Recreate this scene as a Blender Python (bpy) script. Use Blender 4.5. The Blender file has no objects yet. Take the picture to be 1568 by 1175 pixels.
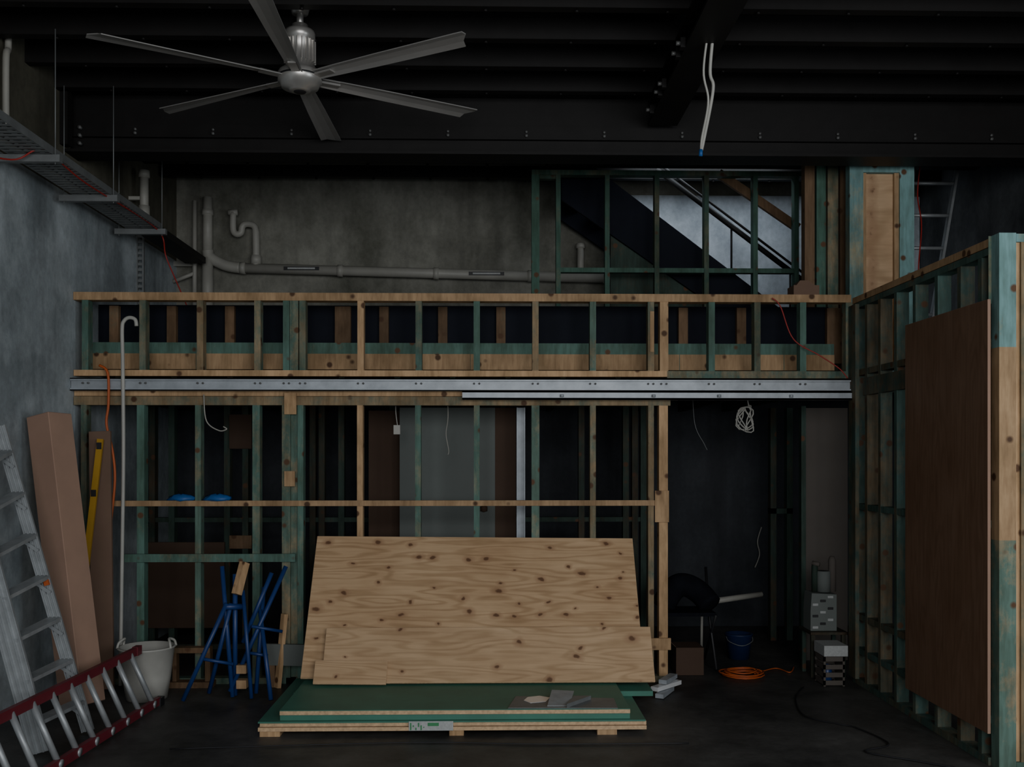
import bpy, bmesh, math, random
from mathutils import Vector, Matrix
random.seed(4)
sc = bpy.context.scene
# ---------------- camera / survey constants ----------------
F = 1500.0; YAW = math.atan(33/1500); CH = 1.74
def X(u, y): return y*math.tan(math.atan((u-784)/F)+YAW)
def pt(u, v, y):
    x = X(u, y); d = x*math.sin(YAW)+y*math.cos(YAW)
    return Vector((x, y, CH+(700-v)*d/F))
def Z(v, y, u=751): return pt(u, v, y).z
cam = bpy.data.cameras.new('camera'); co = bpy.data.objects.new('camera', cam)
sc.collection.objects.link(co); sc.camera = co
co.location = (0, 0, CH); co.rotation_euler = (math.pi/2, 0, -YAW)
cam.sensor_width = 36; cam.lens = 36*F/1568; cam.shift_y = 112/1568; cam.clip_start = .05

# ---------------- materials ----------------
def base(name, rough=.6, metal=0, spec=.5):
    m = bpy.data.materials.new(name); m.use_nodes = True
    nt = m.node_tree; b = nt.nodes['Principled BSDF']
    b.inputs['Roughness'].default_value = rough; b.inputs['Metallic'].default_value = metal
    b.inputs['Specular IOR Level'].default_value = spec
    return m, nt, b
def N(nt, t, **k):
    n = nt.nodes.new(t)
    for a, v in k.items(): setattr(n, a, v)
    return n
def noise(nt, scale, mapscale=(1,1,1), detail=4, rough=.6):
    tc = N(nt, 'ShaderNodeTexCoord'); mp = N(nt, 'ShaderNodeMapping'); mp.inputs['Scale'].default_value = mapscale
    n = N(nt, 'ShaderNodeTexNoise'); n.inputs['Scale'].default_value = scale
    n.inputs['Detail'].default_value = detail; n.inputs['Roughness'].default_value = rough
    nt.links.new(tc.outputs['Object'], mp.inputs[0]); nt.links.new(mp.outputs[0], n.inputs['Vector'])
    return n.outputs['Fac'], mp
def ramp(nt, src, stops):
    r = N(nt, 'ShaderNodeValToRGB'); nt.links.new(src, r.inputs[0])
    e = r.color_ramp.elements
    while len(e) < len(stops): e.new(.5)
    for el, (p, c) in zip(e, stops):
        el.position = p; el.color = (*c, 1) if len(c) == 3 else c
    return r.outputs[0]
def mix(nt, fac, a, b, mode='MIX'):
    m = N(nt, 'ShaderNodeMixRGB', blend_type=mode)
    for i, s in ((0, fac), (1, a), (2, b)):
        if hasattr(s, 'links'): nt.links.new(s, m.inputs[i])
        elif i == 0: m.inputs[0].default_value = s
        else: m.inputs[i].default_value = (*s, 1)
    return m.outputs[0]
def math_(nt, op, a, b, clamp=False):
    m = N(nt, 'ShaderNodeMath', operation=op); m.use_clamp = clamp
    for i, s in ((0, a), (1, b)):
        if hasattr(s, 'links'): nt.links.new(s, m.inputs[i])
        else: m.inputs[i].default_value = s
    return m.outputs[0]
def bump(nt, b, src, strength=.3, dist=.01):
    bn = N(nt, 'ShaderNodeBump'); bn.inputs['Strength'].default_value = strength; bn.inputs['Distance'].default_value = dist
    nt.links.new(src, bn.inputs['Height']); nt.links.new(bn.outputs[0], b.inputs['Normal'])
def plain(name, col, rough=.6, metal=0, var=.25, scale=6, bmp=.1, spec=.5):
    m, nt, b = base(name, rough, metal, spec)
    f, _ = noise(nt, scale)
    c = ramp(nt, f, [(.25, tuple(x*(1-var) for x in col)), (.75, tuple(min(1, x*(1+var)) for x in col))])
    nt.links.new(c, b.inputs['Base Color'])
    if bmp: bump(nt, b, f, bmp)
    return m
def timber(name, tan, green, bias=0.0):
    m, nt, b = base(name, .7, 0, .3)
    g = N(nt, 'ShaderNodeNewGeometry'); rnd = g.outputs['Random Per Island']
    f, _ = noise(nt, 3.2, (1.5, 1.5, 1.0), 7, .75)
    s = math_(nt, 'MULTIPLY', math_(nt, 'SUBTRACT', rnd, .5), .25)
    s = math_(nt, 'ADD', math_(nt, 'ADD', f, s), bias-.5)
    s = math_(nt, 'ADD', math_(nt, 'MULTIPLY', s, 4.0), .5, True)
    c = mix(nt, s, tan, green)
    gr, _ = noise(nt, 40, (1, 1, .12), 3)
    c = mix(nt, .6, c, ramp(nt, gr, [(.3, (.55, .5, .45)), (.65, (1, 1, 1))]), 'MULTIPLY')
    bl, _ = noise(nt, 5, (1, 1, .5), 4)
    c = mix(nt, .75, c, ramp(nt, bl, [(.35, (.5, .48, .42)), (.6, (1.0, 1.0, 1.0))]), 'MULTIPLY')
    tc = N(nt, 'ShaderNodeTexCoord'); v = N(nt, 'ShaderNodeTexVoronoi'); v.inputs['Scale'].default_value = 7
    nt.links.new(tc.outputs['Object'], v.inputs['Vector'])
    c = mix(nt, ramp(nt, v.outputs['Distance'], [(.12, (1, 1, 1)), (.2, (0, 0, 0))]), c, (.10, .05, .025))
    r2 = math_(nt, 'ADD', math_(nt, 'MULTIPLY', rnd, .45), .8)
    cc = N(nt, 'ShaderNodeCombineColor')
    for i in range(3): nt.links.new(r2, cc.inputs[i])
    c = mix(nt, 1, c, cc.outputs[0], 'MULTIPLY')
    nt.links.new(c, b.inputs['Base Color']); bump(nt, b, gr, .15)
    return m
def plymat(name, light, dk, knot=(.13, .06, .03), thr=.35, seed=0.0):
    m, nt, b = base(name, .6, 0, .3)
    tc = N(nt, 'ShaderNodeTexCoord')
    mp = N(nt, 'ShaderNodeMapping'); mp.inputs['Scale'].default_value = (.42, 3.4, 1); mp.inputs['Location'].default_value = (seed, seed, 0)
    nt.links.new(tc.outputs['Object'], mp.inputs[0])
    n1 = N(nt, 'ShaderNodeTexNoise'); n1.inputs['Scale'].default_value = 1.4; n1.inputs['Detail'].default_value = 2.5
    nt.links.new(mp.outputs[0], n1.inputs['Vector'])
    w = math_(nt, 'SINE', math_(nt, 'MULTIPLY', n1.outputs['Fac'], 85), 0)
    c = mix(nt, ramp(nt, math_(nt, 'ADD', math_(nt, 'MULTIPLY', w, .5), .5), [(.4, (0, 0, 0)), (1, (.55, .55, .55))]), light, dk)
    f2, _ = noise(nt, 1.8, (1, 2, 1), 3)
    c = mix(nt, .7, c, ramp(nt, f2, [(.3, (.72, .64, .56)), (.7, (1, 1, 1))]), 'MULTIPLY')
    f3, _ = noise(nt, 30, (.1, 1.5, 1), 4)
    c = mix(nt, .5, c, ramp(nt, f3, [(.3, (.7, .65, .6)), (.6, (1, 1, 1))]), 'MULTIPLY')
    # knots with wobbling outline
    n2 = N(nt, 'ShaderNodeTexNoise'); n2.inputs['Scale'].default_value = 9; n2.inputs['Detail'].default_value = 3
    nt.links.new(tc.outputs['Object'], n2.inputs['Vector'])
    vm = N(nt, 'ShaderNodeVectorMath', operation='SCALE'); vm.inputs['Scale'].default_value = .07
    nt.links.new(n2.outputs['Color'], vm.inputs[0])
    va = N(nt, 'ShaderNodeVectorMath', operation='ADD'); nt.links.new(vm.outputs[0], va.inputs[0]); nt.links.new(tc.outputs['Object'], va.inputs[1])
    v = N(nt, 'ShaderNodeTexVoronoi'); v.voronoi_dimensions = '2D'; v.inputs['Scale'].default_value = 6.5
    mp2 = N(nt, 'ShaderNodeMapping'); mp2.inputs['Scale'].default_value = (.75, 1.05, 1); mp2.inputs['Location'].default_value = (seed*2, seed, 0)
    nt.links.new(va.outputs[0], mp2.inputs[0]); nt.links.new(mp2.outputs[0], v.inputs['Vector'])
    sep = N(nt, 'ShaderNodeSeparateColor'); nt.links.new(v.outputs['Color'], sep.inputs[0])
    on = math_(nt, 'GREATER_THAN', sep.outputs[0], thr)
    dist = math_(nt, 'DIVIDE', v.outputs['Distance'], math_(nt, 'ADD', math_(nt, 'MULTIPLY', sep.outputs[1], .9), .6))
    halo = math_(nt, 'MULTIPLY', ramp(nt, dist, [(.07, (.8, .8, .8)), (.24, (0, 0, 0))]), on)
    core = math_(nt, 'MULTIPLY', ramp(nt, dist, [(.055, (.9, .9, .9)), (.10, (0, 0, 0))]), on)
    c = mix(nt, halo, c, (light[0]*.55, light[1]*.45, light[2]*.4)); c = mix(nt, core, c, knot)
    nt.links.new(c, b.inputs['Base Color']); bump(nt, b, f3, .08)
    return m
def concrete(name, a, bcol, rough=.85, scale=.7, streak=.6, spec=.3):
    m, nt, b = base(name, rough, 0, spec)
    f, _ = noise(nt, scale, (1, 1, .8), 8, .7)
    c = ramp(nt, f, [(.38, a), (.62, bcol)])
    fb, _ = noise(nt, 3.2, (1, 1, .7), 6, .7); c = mix(nt, .5, c, ramp(nt, fb, [(.38, (.62, .62, .61)), (.58, (1, 1, 1))]), 'MULTIPLY')
    if streak:
        f2, _ = noise(nt, 2.2, (1, 1, .10), 4); c = mix(nt, streak, c, ramp(nt, f2, [(.38, (.5, .5, .5)), (.52, (1, 1, 1))]), 'MULTIPLY')
    f3, _ = noise(nt, 25, (1, 1, 1), 4); c = mix(nt, .4, c, ramp(nt, f3, [(.3, (.7, .7, .7)), (.6, (1, 1, 1))]), 'MULTIPLY')
    nt.links.new(c, b.inputs['Base Color']); bump(nt, b, f3, .2)
    return m
TAN = (.58, .38, .21); GRN = (.115, .195, .16)
m_frame = timber('treated_pine_mixed', (.40, .29, .165), GRN, .02)
m_green = timber('treated_pine_green', (.32, .27, .17), (.105, .20, .165), .12)
m_greenb = timber('treated_pine_green_deep', (.20, .19, .12), (.07, .15, .115), .14)
m_tan = timber('pine_tan', TAN, GRN, -.40)
m_brown = timber('pine_brown', (.22, .135, .075), (.10, .14, .10), -.25)
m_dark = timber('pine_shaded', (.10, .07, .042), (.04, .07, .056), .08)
m_part = timber('partition_pine_shaded', (.21, .15, .085), (.065, .12, .105), .06)  # darker pine copy: shade on the partition's inner side is in the colour
m_blue = timber('treated_pine_blue_lit', (.5, .42, .25), (.20, .36, .36), .16)  # blue-green pine, colour lightened to stand in for light from the sky
m_ply = plymat('plywood_face', (.68, .47, .28), (.42, .26, .13), thr=.28)
m_ply2 = plymat('plywood_face_pale', (.66, .46, .28), (.46, .30, .16), thr=.6, seed=3.3)
m_plyb = plymat('brown_formply', (.235, .14, .09), (.18, .105, .065), thr=2)
m_edge = plain('plywood_edge', (.60, .41, .24), .7, 0, .3, 40)
m_greensheet = plain('green_membrane_sheet', (.05, .19, .135), .5, 0, .2, 3)
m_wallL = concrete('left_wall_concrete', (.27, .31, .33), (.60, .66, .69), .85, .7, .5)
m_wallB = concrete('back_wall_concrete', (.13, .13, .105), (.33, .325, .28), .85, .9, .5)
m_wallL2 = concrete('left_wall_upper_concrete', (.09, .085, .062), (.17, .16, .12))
m_wallD = concrete('shaded_concrete', (.03, .034, .04), (.055, .06, .068))  # lower back wall; shade under the mezzanine is put into the colour
m_wallR = concrete('right_wall_concrete', (.06, .065, .07), (.16, .17, .18))
m_stairw = concrete('pale_plaster', (.36, .40, .44), (.58, .63, .68), .8, 1.2, .4)
m_floor = concrete('floor_concrete', (.034, .033, .031), (.10, .096, .09), .5, .9, 0, .45)
m_black = plain('black_paint_steel', (.011, .010, .0095), .55, 0, .2, 5, .1, .25)
m_black2 = plain('black_membrane', (.008, .010, .017), .7, 0, .2, 3, .1, .15)
m_gal = plain('galvanised_steel', (.38, .41, .44), .5, .3, .2, 9)
m_tray = plain('tray_steel', (.20, .21, .21), .5, .3, .18, 9)
m_alu = plain('aluminium', (.52, .50, .47), .33, .65, .12, 10, .02)
m_bolt = plain('bolt_steel', (.16, .16, .155), .4, .3, .12, 10, .02)
m_blade = plain('fan_blade_aluminium', (.31, .30, .285), .45, .25, .08, 4, 0)
m_alus = plain('ladder_aluminium', (.38, .40, .41), .45, .4, .2, 10, .02)
m_glint = plain('steel_bright_reflection', (.9, .9, .9), .2, .3, .05, 5, 0)  # mostly non-metal; the bright reflection is put into the base colour
m_pvc = plain('grey_pvc', (.36, .35, .31), .5, 0, .12, 5, 0)
m_white = plain('white_plastic', (.44, .43, .39), .5, 0, .1, 6, 0)
m_blackp = plain('black_plastic', (.015, .015, .017), .5, 0, .2, 6, 0)
m_bluep = plain('blue_enamel', (.015, .045, .17), .4, 0, .2, 6, 0)
m_navy = plain('navy_plastic', (.008, .02, .07), .5, 0, .2, 6, 0)
m_blueb = plain('blue_plastic', (.01, .10, .33), .5, 0, .2, 6, 0)
m_red = plain('red_fibreglass', (.15, .016, .026), .5, 0, .2, 6, 0)
m_redc = plain('red_cable', (.35, .025, .02), .5, 0, .1, 6, 0)
m_orange = plain('orange_plastic', (.5, .10, .02), .5, 0, .1, 6, 0)
m_yellow = plain('yellow_enamel', (.45, .25, .02), .4, 0, .1, 6, 0)
m_card = plain('cardboard_brown', (.38, .24, .175), .8, 0, .1, 3, .1, .2)
m_card2 = plain('cardboard_dark', (.19, .12, .085), .8, 0, .1, 3, .1, .2)
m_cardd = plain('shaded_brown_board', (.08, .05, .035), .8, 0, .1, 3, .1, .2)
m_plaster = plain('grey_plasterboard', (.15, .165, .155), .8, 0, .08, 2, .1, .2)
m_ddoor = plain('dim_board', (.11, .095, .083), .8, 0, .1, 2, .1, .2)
m_paper = plain('printed_paper', (.42, .43, .42), .7, 0, .15, 60, 0)
m_grnlbl = plain('green_print', (.05, .25, .1), .7, 0, .1, 60, 0)
m_cloth = plain('dark_cloth', (.008, .009, .013), .9, 0, .3, 9, .1, .1)

# ---------------- mesh builder ----------------
class B:
    def __init__(s, name, *mats): s.name = name; s.mats = mats; s.bm = bmesh.new()
    def add(s, vs, fs, m=0, smooth=False):
        v = [s.bm.verts.new(p) for p in vs]
        for f in fs:
            try:
                fc = s.bm.faces.new([v[i] for i in f]); fc.material_index = m; fc.smooth = smooth
            except ValueError: pass
    def box(s, x0, x1, y0, y1, z0, z1, m=0):
        if x0 > x1: x0, x1 = x1, x0
        if y0 > y1: y0, y1 = y1, y0
        if z0 > z1: z0, z1 = z1, z0
        s.add([(x, y, z) for z in (z0, z1) for y in (y0, y1) for x in (x0, x1)],
              [(0,2,3,1),(4,5,7,6),(0,1,5,4),(2,6,7,3),(0,4,6,2),(1,3,7,5)], m)
    def beam(s, p0, p1, w, h, m=0, up=(0, 0, 1)):
        p0, p1 = Vector(p0), Vector(p1); d = (p1-p0).normalized(); up = Vector(up)
        sd = d.cross(up)
        if sd.length < 1e-4: sd = d.cross(Vector((0, 1, 0)))
        sd.normalize(); u2 = sd.cross(d).normalized()
        vs = [p+sd*a*w/2+u2*b*h/2 for p in (p0, p1) for b in (-1, 1) for a in (-1, 1)]
        s.add(vs, [(0,2,3,1),(4,5,7,6),(0,1,5,4),(2,6,7,3),(0,4,6,2),(1,3,7,5)], m)
    def tube(s, pts, r, m=0, seg=8):
        pts = [Vector(p) for p in pts]; n = len(pts); rings = []; ref = None
        for i, p in enumerate(pts):
            d = (pts[min(i+1, n-1)]-pts[max(i-1, 0)]).normalized()
            if ref is None:
                ref = d.cross(Vector((0, 0, 1)))
                if ref.length < .05: ref = d.cross(Vector((0, 1, 0)))
            a = (ref-d*ref.dot(d)).normalized(); ref = a; b = d.cross(a)
            rr = r[min(i, len(r)-1)] if isinstance(r, (list, tuple)) else r
            rings += [p+(a*math.cos(t)+b*math.sin(t))*rr for t in [2*math.pi*k/seg for k in range(seg)]]
        fs = [(i*seg+k, i*seg+(k+1) % seg, (i+1)*seg+(k+1) % seg, (i+1)*seg+k) for i in range(n-1) for k in range(seg)]
        fs += [tuple(range(seg)), tuple(range((n-1)*seg, n*seg))]
        s.add(rings, fs, m, True)
    def lathe(s, c, prof, m=0, seg=28):
        c = Vector(c); n = len(prof)
        vs = [c+Vector((r*math.cos(2*math.pi*k/seg), r*math.sin(2*math.pi*k/seg), z)) for r, z in prof for k in range(seg)]
        fs = [(i*seg+k, i*seg+(k+1) % seg, (i+1)*seg+(k+1) % seg, (i+1)*seg+k) for i in range(n-1) for k in range(seg)]
        s.add(vs, fs, m, True)
    def prism(s, poly, y0, y1, m=0):
        n = len(poly); vs = [(x, y0, z) for x, z in poly]+[(x, y1, z) for x, z in poly]
        s.add(vs, [tuple(range(n)), tuple(range(n, 2*n))]+[(i, (i+1) % n, n+(i+1) % n, n+i) for i in range(n)], m)
    def done(s, matrix=None, bevel=0):
        bmesh.ops.recalc_face_normals(s.bm, faces=s.bm.faces)
        me = bpy.data.meshes.new(s.name); s.bm.to_mesh(me); s.bm.free()
        for m in s.mats: me.materials.append(m)
        o = bpy.data.objects.new(s.name, me); sc.collection.objects.link(o)
        if matrix is not None: o.matrix_world = matrix
        if bevel:
            md = o.modifiers.new('bevel', 'BEVEL'); md.width = bevel; md.segments = 1; md.limit_method = 'ANGLE'
        return o
def spline(ctrl, n=8):
    c = [Vector(p) for p in ctrl]; out = []
    for i in range(len(c)-1):
        p0, p1, p2, p3 = c[max(i-1, 0)], c[i], c[i+1], c[min(i+2, len(c)-1)]
        for k in range(n):
            t = k/n
            out.append(.5*((2*p1)+(p2-p0)*t+(2*p0-5*p1+4*p2-p3)*t*t+(3*p1-p0-3*p2+p3)*t**3))
    out.append(c[-1]); return out

# ---------------- room shell ----------------
XL, XR, YB, YF, CZ = -3.18, 4.4, 10.0, -2.5, 4.6
D = 7.58
b = B('floor', m_floor); b.box(XL-.2, XR+.2, YF, YB+.2, -.1, 0); b.done()
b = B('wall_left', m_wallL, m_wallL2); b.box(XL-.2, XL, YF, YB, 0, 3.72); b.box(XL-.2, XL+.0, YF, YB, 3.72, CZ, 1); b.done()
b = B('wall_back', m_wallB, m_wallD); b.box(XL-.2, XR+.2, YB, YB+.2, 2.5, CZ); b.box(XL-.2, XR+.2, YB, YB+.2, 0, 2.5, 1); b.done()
b = B('wall_right', m_wallR); b.box(XR, XR+.2, YF, YB, 0, CZ); b.done()
b = B('ceiling', m_black)
b.box(XL-.2, XR+.2, YF, YB+.2, CZ, CZ+.1)
y = 7.66-.45*20
while y < 9.9:
    if y > YF+.1 and abs(y-7.5) > .2:
        b.box(XL, XR, y, y+.015, CZ-.15, CZ); b.box(XL, XR, y, y+.07, CZ-.165, CZ-.15)
        for k in range(14):
            xx = XL+.4+k*.55; b.lathe((xx, y+.035, CZ-.18), [(0, 0), (.012, 0), (.012, .012), (0, .012)], 0, 6)
    y += .45
b.done()
b = B('roof_beam', m_black, m_bolt)
b.box(XL, XR, 7.49, 7.51, 4.06, CZ-.001); b.box(XL, XR, 7.38, 7.62, 4.02, 4.04); b.box(XL, XR, 7.49, 7.51, 4.04, 4.07)
b.box(XL, XR, 7.47, 7.49, 4.165, 4.26); b.box(XL, XR, 7.45, 7.49, 4.155, 4.165)
b.box(XL, XR, 7.40, 7.6, 4.48, 4.495)
for u in (208,327,447,567,686,806,925,1044,1163,1282,1400,1517):
    x = X(u, 7.47); z = 4.185
    b.tube([(x, 7.47, z), (x, 7.445, z)], .012, 1, 6); b.tube([(x, 7.47, z+.03), (x, 7.45, z+.03)], .010, 1, 6)
b.box(XL+.001, XL+.06, 7.3, 7.38, 4.05, 4.5)
for zz in (4.1, 4.16, 4.22): b.tube([(XL+.09, 7.47, zz), (XL+.09, 7.43, zz)], .014, 1, 6)
b.done()
b = B('cross_beam', m_black, m_bolt)
x0 = 1.19
b.box(x0, x0+.22, YF, 7.37, 4.24, 4.26); b.box(x0+.1, x0+.12, YF, 7.37, 4.26, CZ-.17); b.box(x0, x0+.22, YF, 7.37, CZ-.19, CZ-.17)
for yy in (5.95, 6.1, 6.6, 6.75, 7.1):
    b.box(x0-.03, x0, yy, yy+.05, 4.24, 4.30, 0); b.tube([(x0-.03, yy+.02, 4.27), (x0-.055, yy+.02, 4.27)], .014, 1, 6)
b.done()
b = B('lamp_blocker_beam', m_black)  # added beam: hides the stairwell lamp and darkens the strip above the frame
b.box(.55, XR, 8.70, 8.80, 4.34, CZ-.17); b.done()

# ---------------- ceiling fan ----------------
fc = Vector((-1.2, 6.2, 4.12))
b = B('ceiling_fan', m_alu, m_blade, m_blackp)
b.tube([fc+Vector((0, 0, .3)), fc+Vector((0, 0, .48))], .022, 0, 12)
b.lathe(fc, [(0, .34), (.05, .34), (.055, .3), (.09, .3), (.095, .285), (.095, .25), (.088, .245), (.088, .08), (.1, .07), (.1, .05), (.13, .045), (.137, .03), (.137, -.02), (.125, -.03), (.115, -.055), (.07, -.065), (.065, -.075), (.045, -.08), (0, -.08)], 0, 40)
b.lathe(fc, [(.137, .012), (.139, .010), (.139, .002), (.137, 0)], 2, 40)
b.lathe(fc, [(.04, -.079), (.036, -.084), (0, -.084)], 2, 24)
b.lathe(fc+Vector((0, 0, .47)), [(0, -.06), (.05, -.06), (.07, .008), (0, .008)], 0, 20)
for k in range(20):
    a = 2*math.pi*k/20; d = Vector((math.cos(a), math.sin(a), 0))
    b.beam(fc+d*.092+Vector((0, 0, .1)), fc+d*.092+Vector((0, 0, .235)), .006, .016, 0, d)
for k in range(6):
    a = math.radians(30+60*k); d = Vector((math.cos(a), math.sin(a), 0)); t = Vector((-d.y, d.x, 0))
    pit = math.radians(-13)
    vs = []; fs = []; secs = [(.12, .085), (.3, .10), (.6, .118), (.95, .132), (1.18, .142), (1.24, .142)]
    for i, (r, c) in enumerate(secs):
        p = pit*(1.15-.5*r); cr = t*math.cos(p)+Vector((0, 0, math.sin(p)))
        off = [(-.5, 0), (-.2, .008), (.2, .008), (.5, 0)]
        for dz in (-.003, .003):
            for o_, cam_ in off:
                rr = r-(.07 if (i == 5 and o_ > 0) else 0)*(o_+.5)
                vs.append(fc+d*rr+cr*(o_*c)+Vector((0, 0, cam_+dz+.005)))
    for i in range(5):
        for j in range(3):
            fs.append((i*8+j, i*8+j+1, i*8+9+j, i*8+8+j)); fs.append((i*8+4+j, i*8+5+j, i*8+13+j, i*8+12+j))
        fs.append((i*8, i*8+4, i*8+12, i*8+8)); fs.append((i*8+3, i*8+7, i*8+15, i*8+11))
    for e in (0, 40): fs += [(e+j, e+j+1, e+5+j, e+4+j) for j in range(3)]
    b.add(vs, fs, 1)
    b.beam(fc+d*.1, fc+d*.26+Vector((0, 0, .004)), .05, .012, 0)
b.done()

# hanging cable
b = B('hanging_power_cable', m_white, m_blueb)
b.tube(spline([(1.33, 5.8, 4.6), (1.345, 5.85, 4.4), (1.34, 5.95, 4.1), (1.37, 6, 4.0), (1.31, 6, 3.68), (1.295, 6, 3.62)]), .010, 0)
b.tube(spline([(1.35, 5.8, 4.6), (1.32, 5.85, 4.38), (1.30, 5.95, 4.1), (1.34, 6, 3.93), (1.30, 6, 3.7), (1.295, 6, 3.62)]), .007, 0)
b.tube([(1.295, 6, 3.63), (1.293, 6, 3.59)], .012, 1)
b.done()

# ---------------- left wall services ----------------
b = B('cable_tray', m_tray, m_black, m_redc)
y = 3.5
b.box(-3.03, -3.025, y, 8.26, 3.64, 3.69); b.box(-2.755, -2.75, y, 8.26, 3.64, 3.69)
yy = y
while yy < 8.2:
    b.box(-3.025, -2.755, yy, yy+.035, 3.64, 3.644); yy += .06
for xx in (-2.98, -2.9, -2.82): b.box(xx, xx+.03, y, 8.26, 3.6445, 3.647)
for yy in (4.6, 6.2, 7.15, 8.2):
    b.box(-3.12, -2.70, yy, yy+.045, 3.59, 3.635)
    b.tube([(-2.735, yy+.02, 3.58), (-2.735, yy+.02, CZ-.17)], .004, 0, 6)
    b.tube([(-3.09, yy+.02, 3.58), (-3.09, yy+.02, CZ-.17)], .004, 0, 6)
b.tube([(-2.9, y, 3.67), (-2.9, 8.2, 3.67)], .03, 1); b.tube([(-2.83, y, 3.665), (-2.83, 8.2, 3.665)], .018, 1)
b.box(-3.0, -2.80, 8.3, 9.7, 3.64, 3.70, 1)
b.tube(spline([(-3.1, 5.6, 3.5), (-2.95, 6.1, 3.57), (-2.8, 6.2, 3.66), (-2.78, 6.8, 3.62), (-2.77, 8.2, 3.63), (-2.72, 8.3, 3.4), (-2.6, 8.5, 3.0), (-2.55, 8.5, 2.8)]), .006, 2, 6)
b.done()
b = B('wall_conduit', m_pvc)
b.tube(spline([(-3.14, 6.45, 4.55), (-3.14, 6.45, 4.4), (-3.12, 6.38, 4.3), (-3.12, 6.38, 3.86)]), .022)
b.done()
b = B('wall_pipe_stub', m_pvc)
b.tube([(-3.05, 8.7, 4.22), (-3.05, 8.7, 3.84)], .038, 0, 12); b.tube([(-3.05, 8.7, 3.95), (-3.05, 8.7, 3.84)], .048, 0, 12)
b.tube([(-3.05, 8.7, 4.26), (-3.05, 8.7, 4.2)], .048, 0, 12); b.box(XL, -3.05, 8.68, 8.72, 4.0, 4.03)
b.done()
b = B('perforated_strut', m_tray)
xs = X(216, 8.9)
for k in range(26): b.box(xs-.03, xs+.03, 8.88, 8.885, 2.46+k*.05, 2.485+k*.05)
b.box(xs-.034, xs-.02, 8.87, 8.9, 2.45, 3.75); b.box(xs+.02, xs+.034, 8.87, 8.9, 2.45, 3.75); b.done()

# ---------------- waste pipes on back wall ----------------
b = B('waste_pipe', m_pvc, m_paper, m_blackp)
P = lambda u, v: pt(u, v, 9.88)
b.tube([P(318, 303), P(318, 388)], .047, 0, 14); b.tube([P(318, 322), P(318, 330)], .055, 0, 14)
b.tube([P(298, 308), P(298, 480)], .022, 0, 10)
b.tube(spline([P(318, 384), P(322, 395), P(345, 407), P(368, 411)], 5), .055, 0, 14)
b.tube([P(365, 411), P(935, 427)], .050, 0, 14)
for u in (372, 521, 668, 812): b.tube([P(u-4, 411+(u-365)*.028), P(u+4, 411+(u-357)*.028)], .060, 0, 14)
b.tube(spline([P(925, 427), P(938, 432), P(943, 445), P(943, 480)], 5), .05, 0, 14)
b.tube([P(318, 395), P(318, 490)], .055, 0, 14)
b.tube(spline([P(357, 326), P(357, 352), P(362, 359), P(369, 357), P(371, 348), P(376, 344), P(386, 345), P(391, 352), P(392, 376), P(392, 408)], 4), [.032]*29+[.036]*8, 0, 12)
b.tube([P(392, 392), P(392, 405)], .052, 0, 12); b.tube([P(350, 326), P(364, 326)], .03, 0, 10)
b.tube([P(889, 374), P(889, 427)], .034, 0, 12); b.tube([P(889, 374), P(889, 381)], .046, 0, 12)
for u in (436, 718):
    v = 411+(u-365)*.028
    a, c = P(u, v), P(u+54, v+1.5)
    b.box(a.x, c.x, 9.825, 9.832, a.z-.018, a.z+.018, 2); b.box(a.x+.04, c.x-.04, 9.822, 9.824, a.z-.008, a.z+.008, 1)
b.tube([P(265, 432), P(300, 418)], .02, 0)
b.box(P(262, 0).x, P(300, 0).x, 9.9, 9.93, Z(410, 9.9), Z(403, 9.9), 0)
b.done()

# ---------------- mezzanine floor ----------------
b = B('mezzanine_floor', m_dark, m_black)
b.box(XL, XR, 7.98, YB, 2.40, 2.45, 0); b.box(2.9, XR, 7.7, 7.981, 2.25, 2.399)
x = XL+.15
while x < 2.75:
    b.box(x, x+.045, 7.98, YB, 2.2, 2.40, 0); x += .45
b.done()
b = B('rim_joist', m_tan, m_green)
yr = 7.86
b.box(XL+.01, 2.78, yr, yr+.045, Z(567, yr), Z(543, yr), 0); b.box(XL+.01, 2.78, yr+.01, yr+.055, Z(543, yr), Z(526, yr), 1)
for u in (216, 300, 552, 720, 908, 1040, 1200): b.box(X(u, yr), X(u, yr)+.004, yr-.003, yr, Z(567, yr), Z(543, yr), 1)
b.done()
b = B('sarking_panel', m_black2, m_brown)
b.box(XL+.01, 2.78, 8.0, 8.02, 2.455, 2.97, 0)
for u in (175, 263, 352, 588, 678, 767, 1046, 1135): b.box(X(u-7, 7.95), X(u+7, 7.95), 7.94, 7.99, 2.5, Z(471, 7.95), 1)
for u in (525, 1278): b.box(X(u-12, 7.95), X(u+12, 7.95), 7.94, 7.99, 2.5, Z(471, 7.95), 1)
b.done()

# ---------------- main stud wall ----------------
y0, y1 = 7.535, 7.625
b = B('stud_wall_frame', m_frame, m_tan, m_green)
zt = 2.965
b.box(XL+.005, 2.795, y0-.005, y1+.005, zt-.03, zt+.03, 1)           # top plate
zb0, zb1 = Z(578, D), Z(569, D)
b.box(XL+.005, X(1020, D), y0, y1, zb0, zb1, 1)                   # parapet bottom plate
b.box(X(1020, D), 2.795, y0, y1, zb0-.01, zb1-.0, 0)
w = .024
for u, m in ((130,2),(218,2),(306,0),(394,0),(438,2),(450,0),(463,2),(552,1),(641,2),(730,2),(820,0),(908,0),(997,0),(1017,1),(1090,2),(1160,2),(1230,2),(1300,0)):
    x = X(u, y0); ww = w*1.35 if u in (1017, 450) else w
    b.box(x-ww, x+ww, y0+.002, y1-.002, zb1, zt-.03, m)
b.box(X(994, D), X(1000, D), y0-.004, y0, Z(540, D), Z(478, D), 1)
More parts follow.
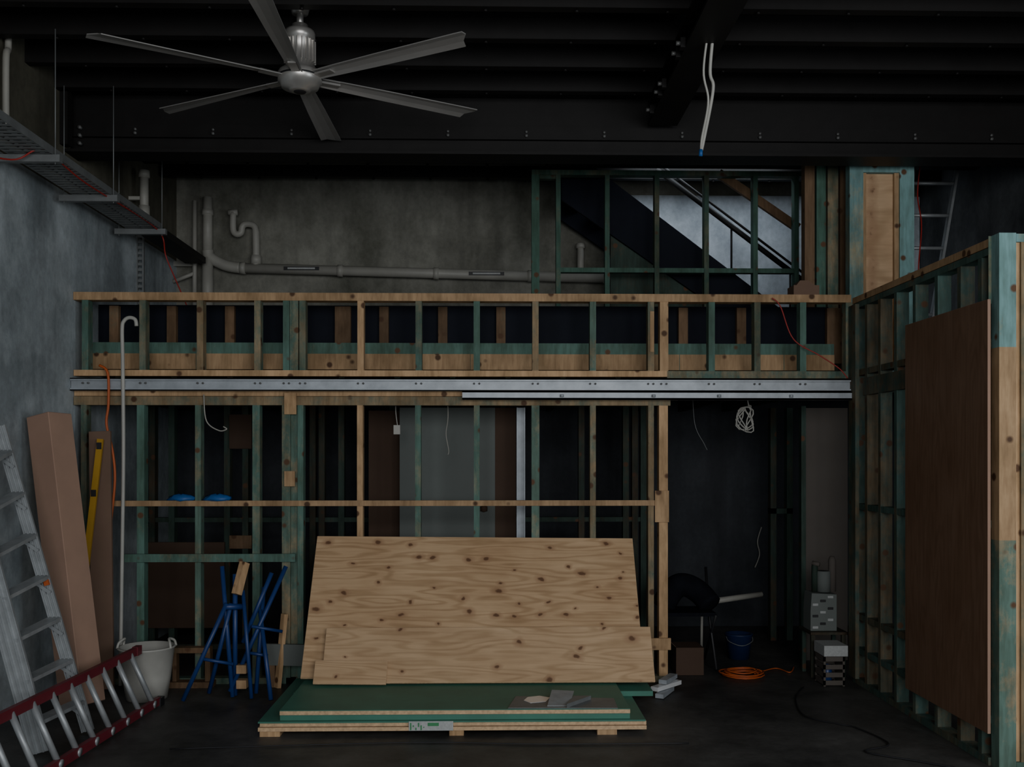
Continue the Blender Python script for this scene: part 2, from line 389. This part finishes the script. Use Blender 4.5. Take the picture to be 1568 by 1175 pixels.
# lower wall
zl1, zl0 = Z(609, D), Z(622, D)
b.box(XL+.005, X(1025, D), y0, y1, zl0, zl1, 0)
b.box(XL+.005, X(1025, D), y0+.01, y1, zl1+.004, Z(600, D), 1)
low = ((128,2),(215,2),(303,0),(392,2),(438,0),(460,2),(551,1),(640,2),(730,2),(820,0),(908,0),(997,0),(1016,1))
for u, m in low:
    x = X(u, y0); ww = {438: .032, 1016: .034, 392: .028, 215: .028, 820: .03}.get(u, .022)
    b.box(x-ww, x+ww, y0+.002, y1-.002, .045, zl0, m)
b.box(X(442, D), X(457, D), y0+.03, y1, .045, zl0, 0)
zn = Z(771, D)
b.box(X(165, D), X(1022, D), y0-.01, y0+.0, zn-.02, zn+.022, 1)
b.box(X(165, D), X(1022, D), y0+.0, y1-.012, zn-.018, zn+.02, 0)
b.box(X(190, D), X(455, D), y0-.03, y0, Z(859, D), Z(847, D), 2)
b.box(X(120, D), X(455, D), y0, y1, 0, .045, 2); b.box(X(440, D), X(1025, D), y0, y1, 0, .045, 0)
b.box(X(995, D), X(1025, D), y0-.02, y0-.001, .25, .34, 1); b.box(X(1001, D), X(1022, D), y0-.02, y0-.001, Z(800, D), Z(752, D), 1)
b.box(X(438, D), X(456, D), y0-.02, y0-.001, Z(636, D), Z(604, D), 1); b.box(X(438, D), X(454, D), y0-.02, y0-.001, Z(745, D), Z(722, D), 1)
b.done()
b = B('galvanised_steel_beam', m_gal, m_bolt)
ys = 7.47
za, zb_ = Z(598, ys), Z(582, ys)
b.box(XL+.005, 2.79, ys+.02, ys+.03, za, zb_); b.box(XL+.005, 2.79, ys, ys+.06, zb_, zb_+.008); b.box(XL+.005, 2.79, ys, ys+.06, za-.008, za)
b.box(XL+.005, 2.79, ys, ys+.006, za-.008, za+.012); b.box(XL+.005, 2.79, ys, ys+.006, zb_-.012, zb_+.008)
xa = X(708, ys)
b.box(xa, 2.79, ys-.02, ys+.04, Z(613, ys), Z(610, ys)); b.box(xa, 2.79, ys-.02, ys-.012, Z(613, ys), Z(600, ys)); b.box(xa, 2.79, ys-.02, ys-.002, Z(602, ys), Z(600, ys))
for u in (130,218,306,394,438,463,552,641,730,820,908,997,1017,1090,1160,1230):
    for dx in (-.02, .02): b.tube([(X(u, ys)+dx, ys+.02, (za+zb_)/2+.01), (X(u, ys)+dx, ys+.005, (za+zb_)/2+.01)], .008, 1, 6)
for u in (860, 1000, 1100, 1210): b.lathe((X(u, ys), ys-.03, Z(607, ys)), [(0, -.01), (.015, -.01), (.015, .01), (0, .01)], 0, 8)
b.done()
b = B('timber_offcut_box', m_card2); b.box(X(1213, D), X(1252, D), 7.54, 7.7, 2.9951, 3.07); b.prism([(X(1218, D), 3.07), (X(1248, D), 3.07), (X(1236, D), 3.11), (X(1224, D), 3.11)], 7.56, 7.68); b.done()

# ---------------- upstairs green frame ----------------
yg = 8.87
b = B('upper_stud_frame', m_greenb, m_frame, m_brown)
zt2, z0 = Z(262, yg), 2.451
b.box(X(814, yg), X(1226, yg), yg-.045, yg+.045, zt2-.045, zt2)
for u in (820, 855, 930, 1006, 1082, 1157, 1220):
    x = X(u, yg-.045); ww = .035 if u == 820 else .021
    b.box(x-ww, x+ww, yg-.045, yg+.045, z0, zt2-.045)
b.box(X(855, yg), X(1220, yg), yg-.035, yg+.035, Z(418, yg), Z(411, yg))
b.box(X(826, yg), X(855, yg), yg-.03, yg+.03, Z(275, yg), Z(268, yg))
b.beam(pt(1100, 266, 8.95), pt(1222, 350, 8.95), .04, .08, 2)
b.done()
b = B('wall_stair', m_stairw); b.box(X(930, 9.95), 4.39, 9.93, 9.99, 2.46, 4.40); b.done()
b = B('staircase', m_black2, m_dark, m_black)
def sv(u): return 278+(u-935)*.79
for yy in (9.15, 9.8):
    a, c = 862, 1318
    poly = [(X(u, 9.15), Z(v, 9.15, u)) for u, v in ((860, sv(860)), (c, sv(c)), (c, sv(c)+3), (c-60, 584), (860, sv(860)+88))]
    poly[-2] = (poly[-2][0], 2.451); poly[1] = (poly[1][0], 2.56); poly[2] = (poly[2][0], 2.451)
    b.prism(poly, yy, yy+.04)
xa = X(935, 9.2); xb = X(1250, 9.2)
b.prism([(xa, 2.451), (xa, Z(sv(935)+40, 9.2, 935)), (xb, Z(sv(1250)+30, 9.2, 1250)), (xb, 2.451)], 9.20, 9.23, 1)
for k in range(11):
    u = 893+k*36
    p = pt(u, sv(u)+26, 9.15); b.box(p.x-.02, p.x+.25, 9.19, 9.8, p.z-.03, p.z, 0); b.box(p.x-.02, p.x, 9.19, 9.8, p.z-.18, p.z-.03, 0)
for off, rr in ((0, .026), (-12, .012)):
    b.tube([pt(1005, 256+off+4, 9.17), pt(1262, 451+off+4, 9.17)], rr, 2, 8)
for u in (1120, 1210):
    b.tube([pt(u, 256+(u-1005)*.757+4, 9.17), pt(u, sv(u)+10, 9.17)], .010, 2, 6)
b.done()

# upstairs right posts
b = B('landing_wall_frame', m_frame, m_brown, m_greenb)
for u0, u1, m in ((1230, 1245, 1), (1248, 1262, 2), (1265, 1281, 0), (1284, 1294, 1)):
    b.box(X(u0, 8.1), X(u1, 8.1), 8.06, 8.15, 2.451, 4.43, m)
b.done()
b = B('infill_panel_frame', m_blue, m_ply2, m_tan)
yp = 7.75
zt3 = Z(251, yp, 1350)
b.box(X(1301, yp), X(1322, yp), yp, yp+.09, 2.451, zt3, 0); b.box(X(1378, yp), X(1400, yp), yp, yp+.09, 2.451, zt3, 0)
b.box(X(1322, yp), X(1378, yp), yp, yp+.09, zt3-.07, zt3, 0); b.box(X(1322, yp), X(1378, yp), yp+.05, yp+.07, 2.451, zt3-.07, 1)
b.box(X(1322, yp), X(1328, yp), yp+.02, yp+.05, 2.451, zt3-.07, 2); b.box(X(1371, yp), X(1378, yp), yp+.02, yp+.05, 2.451, zt3-.07, 2)
b.box(X(1301, yp), X(1400, yp), yp, yp+.09, 2.40, 2.451, 0)
b.done()
b = B('extension_ladder', m_alus)
off = Vector((.40, 0, 0))
A0 = Vector((pt(1414, 240, 8.7).x, 8.9, 4.38)); A1 = Vector((A0.x-.5, 8.5, 2.455))
for o_ in (Vector(), off): b.beam(A0+o_, A1+o_, .022, .06, 0, (0, 1, 0))
for k in range(6):
    t = (k+.45)/6.2; p = A0.lerp(A1, t); b.tube([p, p+off], .016, 0, 8)
b.done()
b = B('red_cable', m_redc)
b.tube(spline([pt(1409, 252, 8.3), pt(1405, 300, 8.3), pt(1411, 345, 8.2), pt(1407, 400, 8.1), pt(1402, 470, 8.05), (3.35, 8.05, 2.46)]), .006, 0, 6)
b.done()
b = B('red_cable', m_redc)
b.tube(spline([pt(1182, 457, 7.50), pt(1195, 470, 7.49), pt(1215, 520, 7.48), pt(1255, 545, 7.46), pt(1285, 565, 7.44), pt(1298, 580, 7.42)]), .005, 0, 6)
b.done()

# ---------------- right partition ----------------
b = B('partition_frame', m_frame, m_tan, m_green, m_blue, m_part)
x0, x1 = 2.80, 2.89
ya, yb = 5.45, 7.52
b.box(x0, x1, ya, yb, 2.92, 2.965, 1); b.box(x0, x1, ya, yb, 2.875, 2.915, 4)
b.box(x0, x1, ya, yb, 0.001, .045, 4)
yst = [7.48, 7.25, 7.0, 6.72, 6.42, 6.1, 5.8, 5.55]
for i, yy in enumerate(yst): b.box(x0+.002, x1-.002, yy-.022, yy+.022, .045, 2.875, 4)
for zz in (2.38, 1.36, .52, .26): b.box(x0+.004, x1-.004, ya, yb, zz-.022, zz+.022, 4)
b.box(x0-.003, x0+.04, 6.5, 7.3, 2.2, 2.33, 4)
b.box(x0-.03, x0, 7.38, 7.52, .05, 2.9, 4)
# end post facing the room: three lengths of stud
yq = 5.36
xa, xb = X(1530, yq), X(1556, yq)
b.box(xa, xb, yq, yq+.085, Z(530, yq), 2.98, 3); b.box(xa, xb, yq, yq+.085, Z(830, yq), Z(530, yq), 1); b.box(xa, xb, yq, yq+.085, 0.001, Z(830, yq), 0)
b.box(xb+.001, XR-.005, yq, yq+.085, 2.93, 2.975, 3); b.box(xb+.001, XR-.005, yq, yq+.085, 0.001, .045, 2)
for xx, m in ((xb+.03, 0), (xb+.4, 0), (xb+.85, 2)): b.box(xx, xx+.045, yq+.003, yq+.082, .045, 2.93, m)
b.box(xb+.001, xb+.03, yq+.02, yq+.08, .045, 2.93, 1)
b.box(x0-.001, x1, yq+.085, yq+.09, 2.6, 2.98, 0)
b.done()
def sheet(name, mats, W, H, T, origin, xdir, ydir, edge=1):
    xd = Vector(xdir).normalized(); yd = Vector(ydir).normalized(); zd = xd.cross(yd)
    b = B(name, *mats)
    b.box(0, W, 0, H, -T/2, T/2, 0)
    b.bm.faces.ensure_lookup_table()
    for f in b.bm.faces:
        f.normal_update()
        if abs(f.normal.z) < .5: f.material_index = edge
    M = Matrix((( xd.x, yd.x, zd.x, origin[0]), (xd.y, yd.y, zd.y, origin[1]), (xd.z, yd.z, zd.z, origin[2]), (0, 0, 0, 1)))
    return b.done(M, .002)
sheet('formply_sheet', (m_plyb, m_card), 2.43, 1.09, .018, (2.785, 5.41, .19), (0, 0, 1), (0, 1, 0))

# ---------------- leaning plywood ----------------
ax = X(485, 7.5); top = Vector((ax, 7.5, 1.13)); bot = Vector((ax, 6.86, .190))
sheet('plywood_sheet', (m_ply, m_edge), 2.41, (top-bot).length, .017, bot, (1, 0, -.012), top-bot)
bx = X(499, 6.97); d = Vector((0, .22, .34))
sheet('plywood_offcut', (m_ply2, m_edge), 2.31, .41, .017, (bx, 6.78, .172), (1, 0, 0), d)
sheet('plywood_offcut', (m_ply2, m_edge), .5, .17, .017, (X(480, 6.77), 6.745, .178), (1, 0, -.02), d)

# ---------------- sheet stack on floor ----------------
b = B('sheet_stack', m_greensheet, m_edge, m_tan, m_paper, m_grnlbl)
xl, xr = -1.44, .975
b.box(xl, xr, 6.1, 7.3, .035, .058, 1); b.box(xl+.01, xr, 6.11, 7.3, .062, .085, 1); b.box(xl, xr-.005, 6.1, 7.3, .0855, .095, 0)
b.box(xl+.1, xr+.14, 6.7, 7.4, .096, .13, 0)
b.box(xl+.13, xr-.1, 6.13, 6.7, .0955, .13, 0); b.box(xl+.13, xr-.1, 6.12, 7.3, .131, .155, 1); b.box(xl+.13, xr-.1, 6.12, 7.3, .1555, .160, 0)
for u0, u1 in ((397, 428), (688, 710), (915, 945)): b.box(X(u0, 6.1), X(u1, 6.1), 6.11, 7.2, 0.0, .034, 2)
b.box(X(626, 6.1), X(694, 6.1), 6.096, 6.0995, .036, .094, 3)
for k in range(6): b.box(X(628+k*4, 6.1), X(630+k*4, 6.1), 6.094, 6.096, .04+.02*(k % 2), .085-.015*(k % 3), 4)
b.box(X(655, 6.1), X(672, 6.1), 6.094, 6.096, .065, .085, 4)
b.done()
b = B('metal_flashing', m_tray, m_glint, m_alus)
zz = .1605
q = lambda u, v: (X(u, 1500*(CH-zz)/(v-700)), 1500*(CH-zz)/(v-700))
def slab(pts, z0, z1, m):
    n = len(pts); b.add([(x, y, z0) for x, y in pts]+[(x, y, z1) for x, y in pts], [tuple(range(n)), tuple(range(n, 2*n))]+[(i, (i+1) % n, n+(i+1) % n, n+i) for i in range(n)], m)
slab([q(778, 1086), q(946, 1087), q(940, 1072), q(790, 1068)], zz, zz+.004, 0)
slab([q(802, 1075), q(812, 1079), q(836, 1077), q(842, 1071), q(826, 1068), q(808, 1070)], zz+.0045, zz+.006, 1)  # pale patch painting the highlight on the sheet
p1, p2, p3, p4 = q(838, 1084), q(872, 1084), q(879, 1072), q(845, 1070)
b.add([(*p1, zz+.005), (*p2, zz+.005), (p3[0], p3[1], zz+.05), (p4[0], p4[1], zz+.05), (p1[0], p1[1], zz+.008), (p2[0], p2[1], zz+.008), (p3[0], p3[1], zz+.053), (p4[0], p4[1], zz+.053)],
      [(0,1,2,3),(4,5,6,7),(0,1,5,4),(1,2,6,5),(2,3,7,6),(3,0,4,7)], 2)
slab([q(868, 1087), q(905, 1074), q(878, 1074)], zz+.005, zz+.03, 0)
b.done()
b = B('metal_stud_offcuts', m_gal, m_glint, m_green)
for k, (u0, u1, v) in enumerate(((990, 1026, 1040), (985, 1040, 1050), (1000, 1035, 1044))):
    p = pt(u0, v, 7.2); r = pt(u1, v, 7.15); b.beam((p.x+.06, 7.0+k*.07, .02+k*.035), (r.x+.02, 7.25+k*.05, .02+k*.035), .06, .03, k % 2)
b.done()

# ---------------- things behind the lower wall ----------------
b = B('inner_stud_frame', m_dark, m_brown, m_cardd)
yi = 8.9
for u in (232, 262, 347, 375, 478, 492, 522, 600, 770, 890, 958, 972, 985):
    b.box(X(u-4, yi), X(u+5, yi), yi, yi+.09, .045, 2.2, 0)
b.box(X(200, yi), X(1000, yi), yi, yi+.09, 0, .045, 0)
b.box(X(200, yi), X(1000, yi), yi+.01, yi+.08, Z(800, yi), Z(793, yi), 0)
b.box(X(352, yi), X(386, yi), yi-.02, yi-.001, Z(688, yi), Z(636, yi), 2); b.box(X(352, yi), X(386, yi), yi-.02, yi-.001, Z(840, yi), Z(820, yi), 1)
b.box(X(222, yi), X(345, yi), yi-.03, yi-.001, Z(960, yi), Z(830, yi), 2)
b.done()
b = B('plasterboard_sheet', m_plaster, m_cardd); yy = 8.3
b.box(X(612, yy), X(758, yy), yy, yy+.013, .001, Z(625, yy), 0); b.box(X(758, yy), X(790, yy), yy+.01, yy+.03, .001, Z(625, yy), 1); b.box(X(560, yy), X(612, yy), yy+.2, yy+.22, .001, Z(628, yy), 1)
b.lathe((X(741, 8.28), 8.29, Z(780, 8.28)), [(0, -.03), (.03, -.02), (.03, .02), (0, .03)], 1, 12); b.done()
b = B('metal_stud', m_gal); yy = 7.95; b.box(X(791, yy), X(804, yy), yy, yy+.004, .001, Z(625, yy)); b.box(X(791, yy), X(793, yy), yy-.03, yy, .001, Z(625, yy)); b.box(X(802, yy), X(804, yy), yy-.03, yy, .001, Z(625, yy)); b.done()
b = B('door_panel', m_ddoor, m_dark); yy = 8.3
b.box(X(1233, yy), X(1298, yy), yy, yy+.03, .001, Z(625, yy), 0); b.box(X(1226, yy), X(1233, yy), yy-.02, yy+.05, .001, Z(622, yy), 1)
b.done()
b = B('recess_stud_frame', m_dark)
for u in (1180, 1205): b.box(X(u, 9.2), X(u+9, 9.2), 9.2, 9.29, 0.001, 2.2)
b.box(X(1180, 9.2), X(1214, 9.2), 9.2, 9.29, 1.2, 1.25); b.done()

def hang(b, pts, y, r=.006, m=0): b.tube(spline([pt(u, v, y) for u, v in pts]), r, m, 6)
b = B('lamp_socket_cable', m_white)
hang(b, [(607, 600), (606, 630), (609, 655)], 7.8, .004); b.box(X(603, 7.8), X(613, 7.8), 7.78, 7.82, Z(666, 7.8), Z(652, 7.8), 0); b.done()
b = B('electrical_cable', m_pvc); hang(b, [(685, 600), (686, 640), (683, 665), (687, 690), (686, 697)], 7.8, .004); b.done()
b = B('electrical_cable', m_pvc); hang(b, [(312, 605), (316, 645), (335, 660), (347, 658), (342, 654)], 7.5, .005); b.done()
b = B('electrical_cable', m_tray); hang(b, [(1060, 590), (1064, 650), (1078, 680), (1083, 690)], 8.2, .003); b.done()
b = B('electrical_cable_coil', m_white)
for k in range(5):
    c = pt(1143+random.uniform(-2, 2), 642, 7.9); rx, rz = random.uniform(.04, .065), random.uniform(.08, .12)
    b.tube([(c.x+rx*math.cos(t*.4+k)+.03*math.sin(t*.8+k), 7.9+.01*k, c.z+rz*math.sin(t*.4+k)) for t in range(17)], .0055, 0, 6)
hang(b, [(1143, 600), (1146, 620), (1150, 630)], 7.9); b.done()
b = B('electrical_cable', m_pvc); hang(b, [(1166, 808), (1160, 830), (1163, 850), (1156, 870)], 9.9, .006); b.done()
b = B('water_pipe', m_white)
yy = 7.46
b.tube(spline([pt(209, 500, yy), pt(207, 490, yy), pt(198, 487, yy), pt(190, 492, yy), pt(187, 505, yy), pt(188, 560, yy), pt(189, 700, yy), pt(187, 850, yy), (X(184, yy), yy, .01)], 5), .014, 0, 10)
b.done()
b = B('orange_conduit', m_orange)
b.tube(spline([pt(152, 560, yy), pt(165, 572, yy), pt(166, 620, yy), pt(163, 650, yy), pt(172, 690, yy), pt(176, 735, yy), pt(170, 800, yy), pt(166, 870, yy), (X(166, yy), yy, .01)], 5), .010, 0, 8)
b.done()
def bag(u):
    c = pt(u, 760, 7.5); b = B('blue_rag', m_blueb)
    c.z = zn+.045
    n = 12; vs = []; fs = []
    for j, (zz, r) in enumerate(((-.022, .09), (-.012, .105), (.005, .095), (.018, .07), (.026, .02))):
        for k in range(n):
            a = 2*math.pi*k/n; rr = r*(1+.18*math.sin(3*a+j+u)+.1*math.sin(5*a)); vs.append((c.x+rr*math.cos(a), c.y+rr*.35*math.sin(a)+.04, c.z+zz+.006*math.sin(4*a+u)))
    for j in range(4):
        for k in range(n): fs.append((j*n+k, j*n+(k+1) % n, (j+1)*n+(k+1) % n, (j+1)*n+k))
    fs += [tuple(range(n)), tuple(range(4*n, 5*n))]
    b.add(vs, fs, 0, True); b.done()
bag(275); bag(331)

# ---------------- blue trestles ----------------
def trestle(segs, name='saw_horse'):
    b = B(name, m_bluep, m_tan, m_gal)
    for (u0, v0, ya_, u1, v1, yb_, r, m) in segs:
        p, q_ = pt(u0, v0, ya_), pt(u1, v1, yb_)
        if q_.z < .02: q_.z = .02
        b.tube([p, q_], r, m, 10)
    return b
b = trestle([(347, 925, 7.0, 280, 1075, 6.95, .016, 0), (354, 925, 7.05, 320, 1062, 7.15, .016, 0), (340, 868, 7.1, 356, 1070, 7.05, .016, 0), (360, 880, 7.1, 360, 1070, 7.1, .018, 0),
                (310, 1010, 6.98, 357, 1018, 7.05, .012, 0), (345, 930, 7.0, 372, 930, 7.1, .022, 0), (372, 905, 7.1, 385, 1072, 7.0, .014, 0)])
p = pt(365, 884, 7.1); b.beam((p.x, 7.05, p.z-.12), (p.x+.04, 7.12, p.z+.1), .045, .06, 1)
for v in (1025, 1048): p = pt(372, v, 7.08); b.box(p.x-.04, p.x+.03, 7.05, 7.12, p.z-.03, p.z+.03, 1)
b.done()
b = trestle([(438, 868, 7.25, 352, 1060, 7.05, .016, 0), (416, 878, 7.2, 372, 985, 7.15, .016, 0), (398, 935, 7.2, 415, 1078, 6.95, .016, 0), (404, 900, 7.25, 392, 1068, 7.15, .016, 0),
                (385, 960, 7.1, 432, 968, 7.2, .012, 0), (376, 1000, 7.1, 410, 1005, 7.1, .012, 0)])
b.done()
b = B('timber_offcuts', m_brown, m_tan, m_plaster)
b.beam((X(405, 7.4), 7.42, .25), (X(474, 7.4), 7.42, .24), .03, .16, 2)
b.beam((X(425, 7.4), 7.40, .001), (X(434, 7.4), 7.44, .55), .05, .03, 1)
for u in (410, 465): b.box(X(u, 7.4), X(u, 7.4)+.05, 7.41, 7.44, .001, .18, 0)
b.done()
b = B('timber_offcuts', m_brown)
b.box(X(255, 7.4), X(325, 7.4), 7.40, 7.5, .001, .045); b.box(X(262, 7.4), X(320, 7.4), 7.42, 7.5, .26, .30); b.box(X(262, 7.4), X(268, 7.4), 7.43, 7.5, .045, .26); b.box(X(312, 7.4), X(320, 7.4), 7.43, 7.5, .045, .26)
b.done()

# bucket
b = B('flexible_tub', m_white, m_pvc)
c = (-2.47, 7.1, .003)
b.lathe(c, [(0, 0), (.14, 0), (.165, .15), (.19, .36), (.2, .365), (.2, .375), (.185, .375), (.16, .16), (.135, .015), (0, .015)], 0, 32)
for s_ in (-1, 1):
    b.tube(spline([(c[0]+s_*.19, 7.04, .37), (c[0]+s_*.18, 7.05, .41), (c[0]+s_*.16, 7.1, .43), (c[0]+s_*.18, 7.15, .41), (c[0]+s_*.19, 7.16, .37)], 5), .009, 0, 8)
b.done()

# ---------------- leaning cardboard boxes ----------------
b = B('long_cardboard_carton', m_card)
b.beam((-2.70, 6.55, .10), (-3.01, 6.75, 2.02), .2, .2, 0, (-.42, -1, 0))
b.done(bevel=.004)
b = B('long_cardboard_carton', m_card2)
b.beam((-2.86, 7.30, .02), (-2.93, 7.42, 1.93), .16, .03, 0, (0, -1, 0))
b.done(bevel=.003)
b = B('spirit_level', m_yellow, m_blackp)
p, q_ = Vector((X(118, 7.2), 7.1, .03)), Vector((X(149, 7.3), 7.36, 1.87)); b.beam(p, q_, .045, .02, 0, (0, -1, 0))
for t in (.97, .78, .5): a = p.lerp(q_, t); b.beam(a+Vector((0, -.014, -.02)), a+Vector((0, -.014, .03)), .036, .006, 1, (0, -1, 0))
b.done()

# ---------------- aluminium step ladder ----------------
b = B('step_ladder', m_alus, m_orange, m_redc)
def rail(p0, p1, w=.09):
    b.beam(p0, p1, w, .006, 0, (0, -1, 0)); d = (Vector(p1)-Vector(p0)).normalized(); s_ = d.cross(Vector((0, -1, 0))).normalized()
    for k in (-1, -.35, .35, 1): b.beam(Vector(p0)+s_*w/2*k+Vector((0, -.008, 0)), Vector(p1)+s_*w/2*k+Vector((0, -.008, 0)), .007, .018, 0, (0, -1, 0))
R0, R1 = Vector((-2.61, 5.75, .02)), Vector((-3.08, 5.75, 1.78))
S0, S1 = Vector((-2.52, 6.2, .02)), Vector((-3.07, 6.2, 1.93))
rail(R0, R1, .12); rail(S0, S1, .07)
for k in range(7):
    t = (k+.7)/7.3; a, c = R0.lerp(R1, t), S0.lerp(S1, t); b.beam(a, c, .085, .022, 0, (0, 0, 1))
    b.beam(c+Vector((-.05, -.02, -.03)), c+Vector((.05, -.02, -.1)), .02, .006, 0, (0, -1, 0))
b.beam(S0.lerp(S1, .48)+Vector((.02, -.02, 0)), S0.lerp(S1, .5)+Vector((.02, -.02, 0)), .03, .03, 1, (0, -1, 0))
b.beam(R0.lerp(R1, .72)+Vector((0, -.02, 0)), R0.lerp(R1, .88)+Vector((0, -.02, 0)), .035, .004, 2, (0, -1, 0))
b.done()

# ---------------- red ladder ----------------
b = B('fibreglass_ladder', m_red, m_alus, m_blackp)
L0, L1 = Vector((-2.31, 6.87, .04)), Vector((-2.42, 4.9, .04))
U0, U1 = Vector((-2.44, 6.80, .40)), Vector((-2.56, 4.9, .38))
for a, c in ((L0, L1), (U0, U1)): b.beam(a, c, .03, .055, 0)
for k in range(9):
    t = .05+k*.11; b.tube([L0.lerp(L1, t), U0.lerp(U1, t)], .018, 1, 10); b.tube([L0.lerp(L1, t), L0.lerp(L1, t)+Vector((.02, 0, -.002))], .026, 1, 10)
b.beam(L0+Vector((0, .06, -.01)), L0+Vector((0, -.02, -.01)), .045, .06, 2); b.beam(U0+Vector((0, .06, 0)), U0+Vector((0, -.02, 0)), .04, .06, 0)
b.done()

# ---------------- recess objects (right) ----------------
b = B('folding_chair', m_blackp, m_cloth)
c = Vector((X(1052, 8.1), 8.1, 0))
for sx in (-.2, .2):
    b.tube([c+Vector((sx, -.2, .01)), c+Vector((sx, .1, .45)), c+Vector((sx, .2, .8))], .012, 0); b.tube([c+Vector((sx, .25, .01)), c+Vector((sx, -.18, .45))], .012, 0)
b.box(c.x-.2, c.x+.2, 7.92, 8.28, .44, .47, 1)
b.tube(spline([c+Vector((-.2, .05, .48)), c+Vector((-.1, .1, .62)), c+Vector((.0, .12, .66)), c+Vector((.12, .1, .6)), c+Vector((.2, .0, .5))]), [.05]+[.1]*31+[.05], 1, 12)
b.done()
b = B('pvc_pipe', m_pvc); b.tube([pt(1075, 924, 8.6), pt(1166, 911, 8.8)], .026, 0, 12); b.tube([pt(1075, 924, 8.6), (X(1074, 8.6), 8.6, .02)], .012, 0, 8); b.done()
b = B('plastic_bucket', m_navy, m_tray); c = (X(1131, 8.4), 8.4, .002); b.lathe(c, [(0, 0), (.09, 0), (.115, .2), (.12, .205), (.12, .215), (.105, .215), (.085, .02), (0, .02)], 0, 24)
b.tube(spline([(c[0]-.11, 8.4, .2), (c[0]-.1, 8.33, .16), (c[0], 8.28, .13), (c[0]+.1, 8.33, .16), (c[0]+.11, 8.4, .2)]), .003, 1, 6); b.done()
b = B('cardboard_box', m_cardd); c = X(1030, 7.9); b.box(c, c+.22, 7.75, 8.0, .002, .22); b.beam((c, 7.88, .225), (c-.06, 7.88, .28), .24, .004, 0); b.done()
b = B('extension_cord', m_orange, m_blackp)
for k in range(5):
    cx, cy = X(1132, 7.75)+random.uniform(-.03, .03), 7.72+random.uniform(-.03, .03); r = random.uniform(.09, .16)
    b.tube([(cx+r*1.15*math.cos(t*.42), cy+r*math.sin(t*.42), .01+k*.009+.004*math.sin(t)) for t in range(16)], .006, 0, 6)
b.tube(spline([(X(1155, 7.75), 7.75, .01), (X(1190, 7.9), 7.95, .01), (X(1215, 7.7), 7.8, .01), (X(1240, 7.6), 8.0, .01)]), .005, 0, 6)
b.done()
b = B('floor_cable', m_blackp)
b.tube(spline([(X(1230, 7.3), 7.3, .008), (X(1222, 6.9), 6.95, .008), (X(1225, 6.6), 6.5, .008), (X(1290, 6.2), 6.3, .008), (X(1330, 6), 6.2, .008), (2.4, 5.85, .008), (2.2, 5.7, .008), (2.45, 5.5, .008), (2.7, 5.3, .008)]), .005, 0, 6)
b.done()
b = B('floor_cable', m_blackp)
b.tube(spline([(-1.9, 5.85, .006), (-.5, 5.95, .006), (.3, 5.9, .006), (1.2, 5.9, .006)]), .004, 0, 6)
b.done()
b = B('tool_stand', m_dark, m_brown); xx = X(1236, 7.75); xe = X(1288, 7.75)
for a in (xx, xe-.03):
    for c in (7.65, 7.87): b.box(a, a+.03, c, c+.03, .001, .34)
b.box(xx-.01, xe+.01, 7.63, 7.92, .34, .36, 0); b.done()
b = B('cement_bag', m_paper, m_blackp, m_plaster); xe2 = X(1280, 7.7); xq = X(1240, 7.7)
b.prism([(xq, .362), (xe2, .362), (xe2, .5), (xe2, .65), (xq+.01, .66), (xq, .52)], 7.68, 7.86, 2)
for k in range(9): b.box(xq+.015+(k % 3)*.06, xq+.06+(k % 3)*.06, 7.675, 7.679, .38+k*.03, .40+k*.03, k % 2)
b.done(bevel=.015)
b = B('paint_tins', m_ddoor, m_dark, m_plaster); cx = X(1262, 7.75)
b.lathe((cx, 7.77, .662), [(0, 0), (.055, 0), (.055, .16), (.05, .165), (0, .16)], 2, 20); b.lathe((cx-.07, 7.77, .662), [(0, 0), (.025, 0), (.025, .2), (.012, .23), (0, .23)], 1, 14)
b.lathe((cx+.07, 7.77, .662), [(0, 0), (.03, 0), (.03, .25), (.018, .28), (0, .28)], 0, 14); b.tube([(cx-.09, 7.77, .89), (cx-.04, 7.74, .88)], .018, 0)
b.done()
b = B('plastic_crate', m_ddoor, m_paper, m_bluep); xx = X(1258, 7.4); xe = X(1290, 7.4)
for zz in (.01, .07, .13, .19): b.box(xx, xe, 7.35, 7.36, zz, zz+.035, 0); b.box(xx, xe, 7.55, 7.56, zz, zz+.035, 0); b.box(xx, xx+.01, 7.36, 7.55, zz, zz+.035, 0); b.box(xe-.01, xe, 7.36, 7.55, zz, zz+.035, 0)
for a in (xx, xe-.015):
    for c in (7.35, 7.545): b.box(a, a+.015, c, c+.015, .001, .23, 0)
b.box(xx, xe+.02, 7.34, 7.57, .23, .31, 1); b.lathe((xx+.05, 7.42, .01), [(0, 0), (.035, 0), (.035, .14), (0, .15)], 2, 12)
b.done()

# ---------------- lights ----------------
def area(name, loc, rot, sx, sy, e, col):
    l = bpy.data.lights.new(name, 'AREA'); l.shape = 'RECTANGLE'; l.size = sx; l.size_y = sy; l.energy = e; l.color = col
    o = bpy.data.objects.new(name, l); o.location = loc; o.rotation_euler = [math.radians(a) for a in rot]; sc.collection.objects.link(o)
area('doorway_daylight', (1.2, -2.2, 2.7), (88, 0, 8), 5.6, 2.6, 290, (.97, .985, 1.0))
area('left_wall_fill', (4.35, 2.4, 2.2), (90, 0, 90), 2.6, 2.0, 62, (.86, .94, 1.0))  # added fill lamp to brighten the left wall; no window is built here
area('stairwell_skylight', (2.1, 9.2, 4.55), (30, 0, 0), 1.5, .35, 11, (.82, .91, 1.0))
w = bpy.data.worlds.new('world'); sc.world = w; w.use_nodes = True
w.node_tree.nodes['Background'].inputs[0].default_value = (.65, .8, 1, 1); w.node_tree.nodes['Background'].inputs[1].default_value = .05
